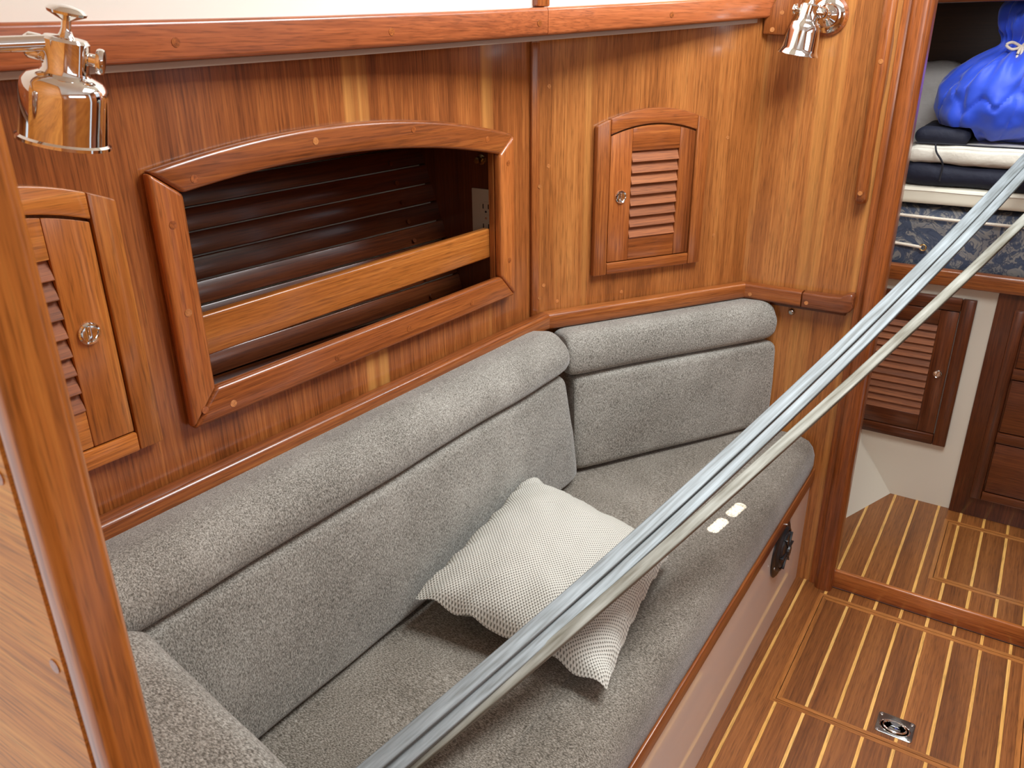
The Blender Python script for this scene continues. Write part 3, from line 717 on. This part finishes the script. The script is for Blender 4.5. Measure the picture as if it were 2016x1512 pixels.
# ================================================================== LAMPS
def lamp(F, head, label, arm_side, tilt, s=1.0, straight=False):
    """F: mounting surface frame centred on the rosette (z out); head: offset of the lamp neck in that frame"""
    L_ = thing('reading_lamp', F.translation, label, 'lamp')
    S = Matrix.Scale(s, 4)
    obj('wooden_pad', lathe([(0, 0), (.041*s, 0), (.041*s, .006*s), (.036*s, .010*s), (0, .010*s)], 32), 'teak_z', L_, F)
    obj('rosette', lathe([(0, .010), (.035, .010), (.035, .013), (.030, .016), (.024, .017), (.021, .021), (.014, .026), (.010, .030), (0, .031)], 36), 'chrome', L_, F @ S)
    hv = Vector(head)
    a0, a1 = Vector((0, 0, .026*s)), hv
    mid = Vector((a0.x*.7+a1.x*.3, a0.y, a1.z*.7))
    obj('arm', tube(smooth_path([a0, (a0+a1)/2+Vector((0, 0, .012*s)), a1], 8), .0075*s, 12), 'chrome', L_, F)
    H = Matrix.Translation(F @ hv) @ tilt @ S
    sd = arm_side
    shp = [(.0, .004), (.019, .004), (.0215, .001), (.0215, -.026), (.0235, -.030)]
    if straight: shp += [(.034, -.034), (.0395, -.040), (.0412, -.049), (.0418, -.084), (.0422, -.0935), (.0448, -.0955), (.0452, -.0985), (.0425, -.0975), (.040, -.084), (.038, -.045), (.018, -.034), (0, -.034)]
    else: shp += [(.0290, -.034), (.0320, -.041), (.0336, -.050), (.0380, -.084), (.0405, -.0925), (.0432, -.0955), (.0438, -.0975), (.0415, -.0965), (.037, -.084), (.031, -.045), (.018, -.034), (0, -.034)]
    obj('shade', lathe(shp, 48), 'chrome', L_, H)
    obj('bulb', lathe([(0, -.036), (.010, -.037), (.012, -.06), (.010, -.085), (.004, -.093), (0, -.094)], 20), 'bulb', L_, H)
    obj('thumb_screw', lathe([(0, .0), (.006, 0), (.006, .006), (.0115, .007), (.0125, .009), (.0125, .012), (.0115, .014), (0, .015)], 24), 'chrome', L_, H @ Matrix.Translation((sd.x*.021, sd.y*.021, -.012)) @ sd.to_track_quat('Z', 'Y').to_matrix().to_4x4())
    nd_ = -sd
    obj('swivel', lathe([(0, -.003), (.009, -.003), (.0125, .002), (.0125, .012), (.009, .016), (0, .018)], 24), 'chrome', L_, H @ Matrix.Translation((nd_.x*.021, nd_.y*.021, -.010)) @ nd_.to_track_quat('Z', 'Y').to_matrix().to_4x4())
    obj('finial', lathe([(0, .004), (.0085, .004), (.006, .008), (.0045, .013), (.0045, .020), (.010, .0225), (.0175, .026), (.0185, .0285), (.0150, .032), (.006, .0345), (0, .035)], 32), 'chrome', L_, H)
    return L_
FLR = frame((XB, .452, 1.377), (0, -1, 0))
lr = lamp(FLR, (-.022, .018, .070), 'chrome bell shaped reading lamp on the bulkhead beside the corner bracket', Vector((0, 1, 0)), Matrix.Rotation(R(10), 4, 'X'), .95)
FLL = frame((.195, .80, 1.335), (0, 1, 0))
lamp(FLL, (-.0557, .006, .237), 'chrome bell shaped reading lamp beside the honey coloured partition', Vector((.75, -.66, 0)).normalized(), Matrix.Rotation(R(14), 4, Vector((.84, .54, 0))), .88, True)

# ================================================================== BULKHEAD FITTINGS
gr = thing('grab_rail', (XB, .33, 1.0), 'long rounded teak grab rail fixed upright on the bulkhead', 'grab rail')
FG = frame((XB, .3305, 0), (-1, 0, 0), (0, 0, 1))    # x aft, y up, z to port... extruded across
pl = [(.0, 1.002), (.024, 1.000), (.036, 1.012), (.042, 1.035), (.042, 1.75), (.0, 1.75), (0, 1.66), (.019, 1.63), (.019, 1.36), (0, 1.33), (0, 1.25), (.019, 1.20), (.019, 1.09), (0, 1.05)]
obj('rail', prism(pl, -.0125, .0125, .0075, 3), 'teak_y', gr, FG)
for z in (1.027, 1.29): plug(gr, FK, -.3305, z, .0422, .0048)
st_ = thing('steel_stud', (XB, .449, .73), 'small domed steel stud on the bulkhead under the cap rail', 'stud')
obj('stud', lathe([(0, 0), (.008, 0), (.008, .004), (.0055, .008), (0, .010)], 20), 'steel', st_, frame((XB, .449, .730), (0, -1, 0)))

# vent in the settee base
FV = frame((1.668, .347, .238), (1, 0, 0)) @ Matrix.Diagonal((1.12, 1.12, 1, 1))
ve = thing('air_vent', (1.668, .347, .18), 'round black plastic heater vent in the white settee base', 'vent')
obj('rim', lathe([(.040, 0), (.063, 0), (.063, .003), (.058, .006), (.050, .007), (.046, .012), (.042, .012), (.040, .004)], 40), 'black', ve, FV)
obj('disc', lathe([(0, .004), (.0405, .004), (.0405, .010), (.036, .016), (.012, .019), (.011, .024), (0, .025)], 32), 'black', ve, FV)
for k in range(6):
    a = k*math.pi/3
    obj('fin', box(.012, .040, -.0016, .0016, .012, .0205, .0006), 'black', ve, FV @ Matrix.Rotation(a, 4, 'Z'))
for a in (80, 200, 320): obj('screw', lathe([(0, .004), (.003, .004), (.003, .0068), (0, .0072)], 10), 'steel', ve, FV @ Matrix.Translation((.054*math.cos(R(a)), .054*math.sin(R(a)), .001)))

# lifting ring of the floor hatch (a part of it)
FLT = frame((1.505, .031, .0003), (0, -1, 0), (1, 0, 0))      # x starboard, y forward, z up
lp = obj('lift_plate', prism(rrect(.072, .060, .006, 4), 0, .0018, .0006, 2), 'steel', hatch, FLT)
obj('recess_dish', lathe([(.026, .0019), (.0275, .0026), (.0290, .0019)], 40), 'chrome', lp, FLT @ Matrix.Translation((0, -.004, 0)) @ Matrix.Diagonal((1.05, .72, 1, 1)))
ringp = [(.021*math.cos(a)*1.05, -.004+.015*math.sin(a), .0032) for a in [2*math.pi*i/32 for i in range(33)]]
obj('ring', tube(ringp, .0022, 8), 'chrome', lp, FLT)
obj('hinge_boss', lathe([(0, .0018), (.012, .0018), (.011, .0045), (0, .0052)], 24), 'steel', lp, FLT @ Matrix.Translation((0, .010, 0)))
obj('thumb_cup', lathe([(0, .0019), (.010, .0019), (.0115, .0032), (.009, .0026), (0, .0022)], 24), 'chrome', lp, FLT @ Matrix.Translation((0, -.011, 0)))
for x in (-.030, .030):
    for y in (-.024, .024): obj('screw', lathe([(0, .0018), (.0036, .0018), (.003, .0026), (0, .0028)], 12), 'chrome', lp, FLT @ Matrix.Translation((x, y, 0)))

# ================================================================== THROW PILLOW
def pillow():
    c = [Vector((.846, .391, .452)), Vector((1.208, .443, .462)), Vector((1.200, .750, .535)), Vector((.832, .742, .487))]
    N = 44; b = bmesh.new(); uvl = b.loops.layers.uv.new('UVMap')
    n = (c[1]-c[0]).cross(c[3]-c[0]).normalized()
    def P(s, t, side):
        # edges pulled in between the corners
        s2, t2 = s*2-1, t*2-1
        pin = .050
        sx = s2*(1-pin*(1-t2*t2)); ty = t2*(1-pin*(1-s2*s2))
        S_, T_ = (sx+1)/2, (ty+1)/2
        p = c[0]*(1-S_)*(1-T_)+c[1]*S_*(1-T_)+c[2]*S_*T_+c[3]*(1-S_)*T_
        e = max(0, (1-abs(s2)**2.4))*max(0, (1-abs(t2)**2.4))
        hgt = (.072 if side > 0 else -.026)*e**.55
        edge = 1-e
        wr = .006*noise.noise(Vector((s*7, t*7, side*3)))+.004*math.sin((s+t)*40)*noise.noise(Vector((s*4, t*4, 9)))*edge*2
        rim = .007*math.sin(s*38+t*30+3*noise.noise(Vector((s*5, t*5, 1))))*edge**6
        return p+n*(hgt+wr*(e**.4)+rim)
    for side in (1, -1):
        vs_ = [[b.verts.new(P(i/N, j/N, side)) for j in range(N+1)] for i in range(N+1)]
        for i in range(N):
            for j in range(N):
                f = b.faces.new((vs_[i][j], vs_[i+1][j], vs_[i+1][j+1], vs_[i][j+1]))
                for lp_, (ii, jj) in zip(f.loops, ((i, j), (i+1, j), (i+1, j+1), (i, j+1))): lp_[uvl].uv = (ii/N, jj/N)
    bmesh.ops.remove_doubles(b, verts=b.verts[:], dist=.0004)
    return b
pw = thing('throw_pillow', (1.02, .58, .424), 'square off white throw pillow with a dotted weave lying on the seat', 'pillow')
obj('cover', pillow(), 'dotted', pw)

# ================================================================== ALUMINIUM POLES
def ray(px, py):
    return d_+r2*((px-1008)/FPX)-u2*((py-756)/FPX)
CP = Vector((0, 0, CAMZ))
def pole(label, pix, depth0, w, h, mat, tw, x_end1, back=.11):
    """slightly sprung pole: pix are points of its axis in the photograph, on the upright plane from the seat to the doorway"""
    p1 = CP+ray(*pix[0])*depth0; v = ray(*pix[3]); p2 = CP+v*(XB/v.x)
    pl_t = Vector((p2.x-p1.x, p2.y-p1.y, 0)); nrm_ = Vector((-pl_t.y, pl_t.x, 0))
    P_ = []
    for q in pix:
        v = ray(*q); P_.append(CP+v*((p1-CP).dot(nrm_)/v.dot(nrm_)))
    # height as a smooth curve of the distance along
    xs = [p.x for p in P_]; zs = [p.z for p in P_]
    n = len(xs); S_ = [sum(x**k for x in xs) for k in range(5)]; Tz = [sum(z*x**k for x, z in zip(xs, zs)) for k in range(3)]
    Mm = Matrix(((S_[0], S_[1], S_[2]), (S_[1], S_[2], S_[3]), (S_[2], S_[3], S_[4]))); cf = Mm.inverted() @ Vector(Tz)
    slope = pl_t.y/pl_t.x
    f = lambda x: Vector((x, p1.y+slope*(x-p1.x), cf[0]+cf[1]*x+cf[2]*x*x))
    x0 = p1.x-back
    q0, q1 = f(x0), f(x_end1); t = (q1-q0).normalized()
    side = t.cross(Vector((0, 0, 1))).normalized(); up = side.cross(t); a = R(tw)
    Fp = frame(q0, t, side*math.cos(a)+up*math.sin(a)); inv = Fp.inverted()
    prof = rrect(w, h, h*.18, 4); rings = []
    for i in range(25):
        c_ = inv @ f(x0+(x_end1-x0)*i/24)
        rings.append([c_+Vector((0, py, pz)) for py, pz in prof])
    th = thing('aluminium_pole', q0, label, 'pole', 'aluminium poles laid across the settee')
    obj('extrusion', loft(rings), mat, th, Fp)
    return th
pole('weathered flat aluminium pole, uppermost of the bundle laid over the settee', [(730, 1512), (1575, 763), (1708, 633), (1834, 508), (2020, 312)], 1.045, .0230, .012, 'alu', -20, 2.45)
pole('weathered aluminium pole in the middle of the bundle laid over the settee', [(779, 1512), (1566, 806), (1700, 677), (1866, 500), (2016, 345)], 1.055, .0190, .012, 'alu', -20, 2.46)
pole('stained aluminium pole standing apart from the other two poles over the settee', [(803, 1512), (1566, 852), (1700, 732), (1946, 500), (2016, 434)], 1.068, .0195, .012, 'alu2', -20, 2.45, .06)

# ================================================================== FORWARD CABIN
tag(obj('wall_berth_front', box(-.62, -.036, ZS, .716, -.02, 0), 'gel', None, FF), 'white painted front of the berth', kind='structure')
# hull liner flaring outboard from the raised sole
def liner():
    f0 = [Vector((2.4195, .2045, ZS)), Vector((2.183, .296, ZS)), Vector((1.9445, .389, ZS))]
    r1 = [p+Vector((.0, .10, .145)) for p in f0]; r2 = [p+Vector((.0, .16, .40)) for p in f0]; r3 = [p+Vector((0, .20, .9)) for p in f0]
    for rr in (r1, r2, r3): rr[0].x = 2.4195; rr[2].x = 1.9445
    b = bmesh.new()
    rows = [f0, r1, r2, r3]; off = Vector((.006, .02, -.01))
    V1 = [[b.verts.new(p) for p in r] for r in rows]
    for a, c in zip(V1, V1[1:]):
        for i in range(2): b.faces.new((a[i], a[i+1], c[i+1], c[i]))
    return b
tag(obj('wall_port_liner', liner(), 'gel'), 'white hull liner flaring up from the raised sole', kind='structure')
dw = thing('drawer_unit', FF @ Vector((.2, ZS, .01)), 'dark varnished drawer unit beside the white berth front', 'drawers')
obj('side_panel', box(-.0435, .50, ZS, .7155, -.02, .012, .002), 'dteak_y', dw, FF)
obj('frame_stile', box(.0, .028, .115, .675, .0125, .026, .003), 'dteak_y', dw, FF)
zz = [.115, .29, .475, .66]
for k, (z0, z1) in enumerate(((.115, .140), (.298, .328), (.488, .518), (.650, .675))):
    obj('frame_rail', box(.0284, .42, z0, z1, .0125, .0255, .003), 'dteak_x', dw, FF)
for z0, z1 in ((.143, .295), (.331, .485), (.521, .647)):
    dr = obj('drawer_front', box(.032, .40, z0, z1, .0125, .022, .0025), 'dteak_x', dw, FF)
    obj('finger_knob', lathe([(0, 0), (.0115, 0), (.0115, .003), (.008, .004), (0, .002)], 20), 'chrome', dr, FF @ Matrix.Translation((.21, (z0+z1)/2, .022)))
tag(obj('trim_berth_edge', box(-.62, .50, .7165, .7595, .0, .030, .005, 3), 'teak_x', None, FF), 'teak fiddle board along the front of the berth', kind='structure')
obj_m = thing('mattress', (2.9, .1, .72), 'berth mattress with blue and grey floral ticking', 'mattress')
obj('mattress', lump(2.44, 3.35, -.5, .60, .72, .915, .045, 14, .004, 6), 'floral', obj_m)
tag(obj('floor_berth', box(2.44, 3.4, -.5, .62, .70, .7195), 'dteak_x'), 'board under the berth mattress', kind='structure')
def rope(pts_, r, label, mat='rope', name='rope'):
    t = thing(name, pts_[0], label, 'rope'); obj('strand', tube(smooth_path(pts_, 6), r, 8), mat, t); return t
rope([(2.434, .40, .889), (2.431, .30, .887), (2.430, .17, .885), (2.430, .05, .884), (2.432, -.15, .886)], .0042, 'pale rope stretched along the upper edge of the floral mattress')
e2 = rope([(2.436, .40, .811), (2.434, .32, .809), (2.433, .28, .807), (2.430, .25, .805)], .0042, 'short pale rope tied to a brass eye on the floral mattress')
obj('brass_eye', tube([(2.430, .246+.008*math.cos(a), .805+.008*math.sin(a)) for a in [2*math.pi*i/16 for i in range(17)]], .0022, 8), 'brass', e2)
pad = thing('vinyl_pad', (2.7, .1, .917), 'thin ivory vinyl pad lying on the floral mattress', 'pad')
obj('pad', lump(2.435, 3.2, -.45, .52, .918, .966, .012, 12, .0012, 5), 'vinyl', pad)
obj('piping', tube([(2.4345, y, .955+.0006*math.sin(y*30)) for y in lin(-.44, .51, 20)], .0016, 6), 'whitecloth', pad)
n1 = thing('folded_sail_cover', (2.6, .15, .967), 'navy canvas folded flat at the bottom of the stack on the berth', 'folded canvas')
obj('fold', lump(2.432, 2.70, -.25, .335, .967, 1.024, .027, 18, .006, 9, 2), 'navy', n1)
n2 = thing('folded_sail_cover', (2.6, .15, 1.024), 'white canvas folded and tied with black cord in the middle of the stack', 'folded canvas')
obj('fold', lump(2.428, 2.70, -.25, .330, 1.024, 1.072, .023, 22, .009, 11, 4), 'whitecloth', n2)
obj('black_cord', tube(smooth_path([(2.424, .262, 1.076), (2.414, .255, 1.058), (2.414, .240, 1.038), (2.418, .235, 1.022), (2.418, .236, .985)], 6), .0024, 8), 'cord', n2)
obj('black_cord', tube(smooth_path([(2.430, .31, 1.077), (2.425, .25, 1.078), (2.423, .15, 1.077), (2.423, .05, 1.077), (2.424, -.1, 1.076)], 6), .0022, 8), 'cord', n2)
obj('end_fold', lump(2.430, 2.50, -.30, .028, 1.072, 1.098, .012, 10, .002, 8, 3), 'whitecloth', n2)
obj('end_fold', lump(2.430, 2.50, -.30, -.045, 1.097, 1.124, .012, 10, .002, 8, 5), 'whitecloth', n2)
n3 = thing('folded_sail_cover', (2.6, .25, 1.074), 'navy canvas lying on the tied white canvas under the blue bag', 'folded canvas')
obj('fold', lump(2.452, 2.70, .19, .318, 1.074, 1.114, .019, 14, .007, 9, 6), 'navy', n3)
pl_ = thing('bed_pillow', (2.79, .38, .967), 'pale grey pillow standing behind the blue bag', 'pillow')
obj('pillow', lump(2.73, 2.85, .255, .50, .967, 1.262, .05, 16, .012, 8, 8), 'linen', pl_)
# blue sail bag
def bag():
    b = bmesh.new(); N, K = 150, 60
    prof = [(0, 0), (.045, .003), (.085, .012), (.112, .034), (.126, .066), (.130, .10), (.124, .135), (.108, .165), (.086, .187), (.062, .203), (.046, .214), (.042, .226), (.048, .240), (.066, .258), (.078, .282), (.076, .305), (.058, .322), (.03, .330), (0, .326)]
    pp = smooth_path([(r, 0, z) for r, z in prof], 7); rings = []
    for q in pp:
        r, z = max(0, q.x), q.z; rg = []
        gather = math.exp(-((z-.218)/.055)**2)
        for i in range(N):
            a = 2*math.pi*i/N
            base = Vector((math.cos(a), math.sin(a), z*6))
            f = 1+.13*noise.noise(base*1.6+Vector((3, 1, 2)))+.05*noise.noise(base*4.5)
            crease = abs(noise.noise(Vector((math.cos(a)*3, math.sin(a)*3, z*9+a*.4))))
            f -= .05*(1-min(1, crease*9))
            f += .045*(noise.ridged_multi_fractal(Vector((math.cos(a)*1.7, math.sin(a)*1.7, z*5+a*.3)), 1.0, 2.1, 3, 1.0, 2.0)-1.0)*min(1, r/.06)
            f += gather*.10*math.sin(a*17+2*noise.noise(base*2))
            lean = Vector((0, -.055, 0))*max(0, (z-.13)/.2)+Vector((-.0, 0, 0))
            rg.append(Vector((r*f*math.cos(a)*1.0, r*f*math.sin(a)*1.05, z+.012*noise.noise(base*2+Vector((7, 0, 0)))*(1 if r > .02 else 0)))+lean)
        for p in rg:      # the bag sags over the navy canvas
            t_ = max(0, min(1, (p.y-.022)/.02)); p.z = max(p.z, .037*t_*t_*(3-2*t_))
        rings.append(rg)
    vs_ = [[b.verts.new(p) for p in rg] for rg in rings]
    for a, c in zip(vs_, vs_[1:]):
        for i in range(N): b.faces.new((a[i], a[(i+1) % N], c[(i+1) % N], c[i]))
    bmesh.ops.remove_doubles(b, verts=b.verts[:], dist=.0006)
    return b
BL = Vector((2.565, .148, 1.078))
bgs = thing('sail_bag', BL, 'royal blue nylon sail bag with a gathered neck and white drawstring', 'bag')
obj('bag', bag(), 'bluebag', bgs, Matrix.Translation(BL) @ Matrix.Scale(1.06, 4))
def dstring(pts_, r=.0034): obj('drawstring', tube(smooth_path(pts_, 7), r, 8), 'rope', bgs)
nk = BL+Vector((-.059, -.027, .231))
dstring([nk+Vector(p) for p in ((0, .0, 0), (-.012, .020, .010), (-.016, .032, .004), (-.012, .018, -.006), (-.004, 0, 0), (-.010, -.012, .014), (-.016, -.022, .004), (-.012, -.016, -.012), (-.004, -.002, -.002))])
dstring([nk+Vector(p) for p in ((-.006, .0, 0), (-.016, .004, -.02), (-.022, -.002, -.05), (-.024, -.004, -.075))])
dstring([nk+Vector(p) for p in ((-.006, -.004, 0), (-.018, -.005, -.02), (-.024, -.012, -.045), (-.026, -.010, -.070))])
# cabin around the berth
bm = bmesh.new()
box(3.40, 3.42, -.62, .75, .7, 1.5, bm=bm)
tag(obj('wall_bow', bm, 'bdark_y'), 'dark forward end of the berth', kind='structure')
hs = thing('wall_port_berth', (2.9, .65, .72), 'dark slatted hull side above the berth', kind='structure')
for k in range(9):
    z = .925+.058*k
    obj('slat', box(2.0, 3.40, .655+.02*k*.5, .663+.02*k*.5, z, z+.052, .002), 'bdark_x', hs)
tag(obj('ceiling_light_block', box(2.44, 3.42, -.62, .85, 1.475, 1.50), 'bdark_x'), 'unseen low overhead added to keep the berth dark', kind='structure')  # unseen lid, added to shut daylight off the berth background
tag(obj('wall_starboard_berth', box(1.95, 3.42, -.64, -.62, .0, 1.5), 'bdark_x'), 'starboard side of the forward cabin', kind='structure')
tag(obj('trim_berth_beam', box(-.6, .62, 1.41, 1.474, -.03, .0, .004), 'dteak_x', None, FF), 'teak beam across the head of the berth', kind='structure')
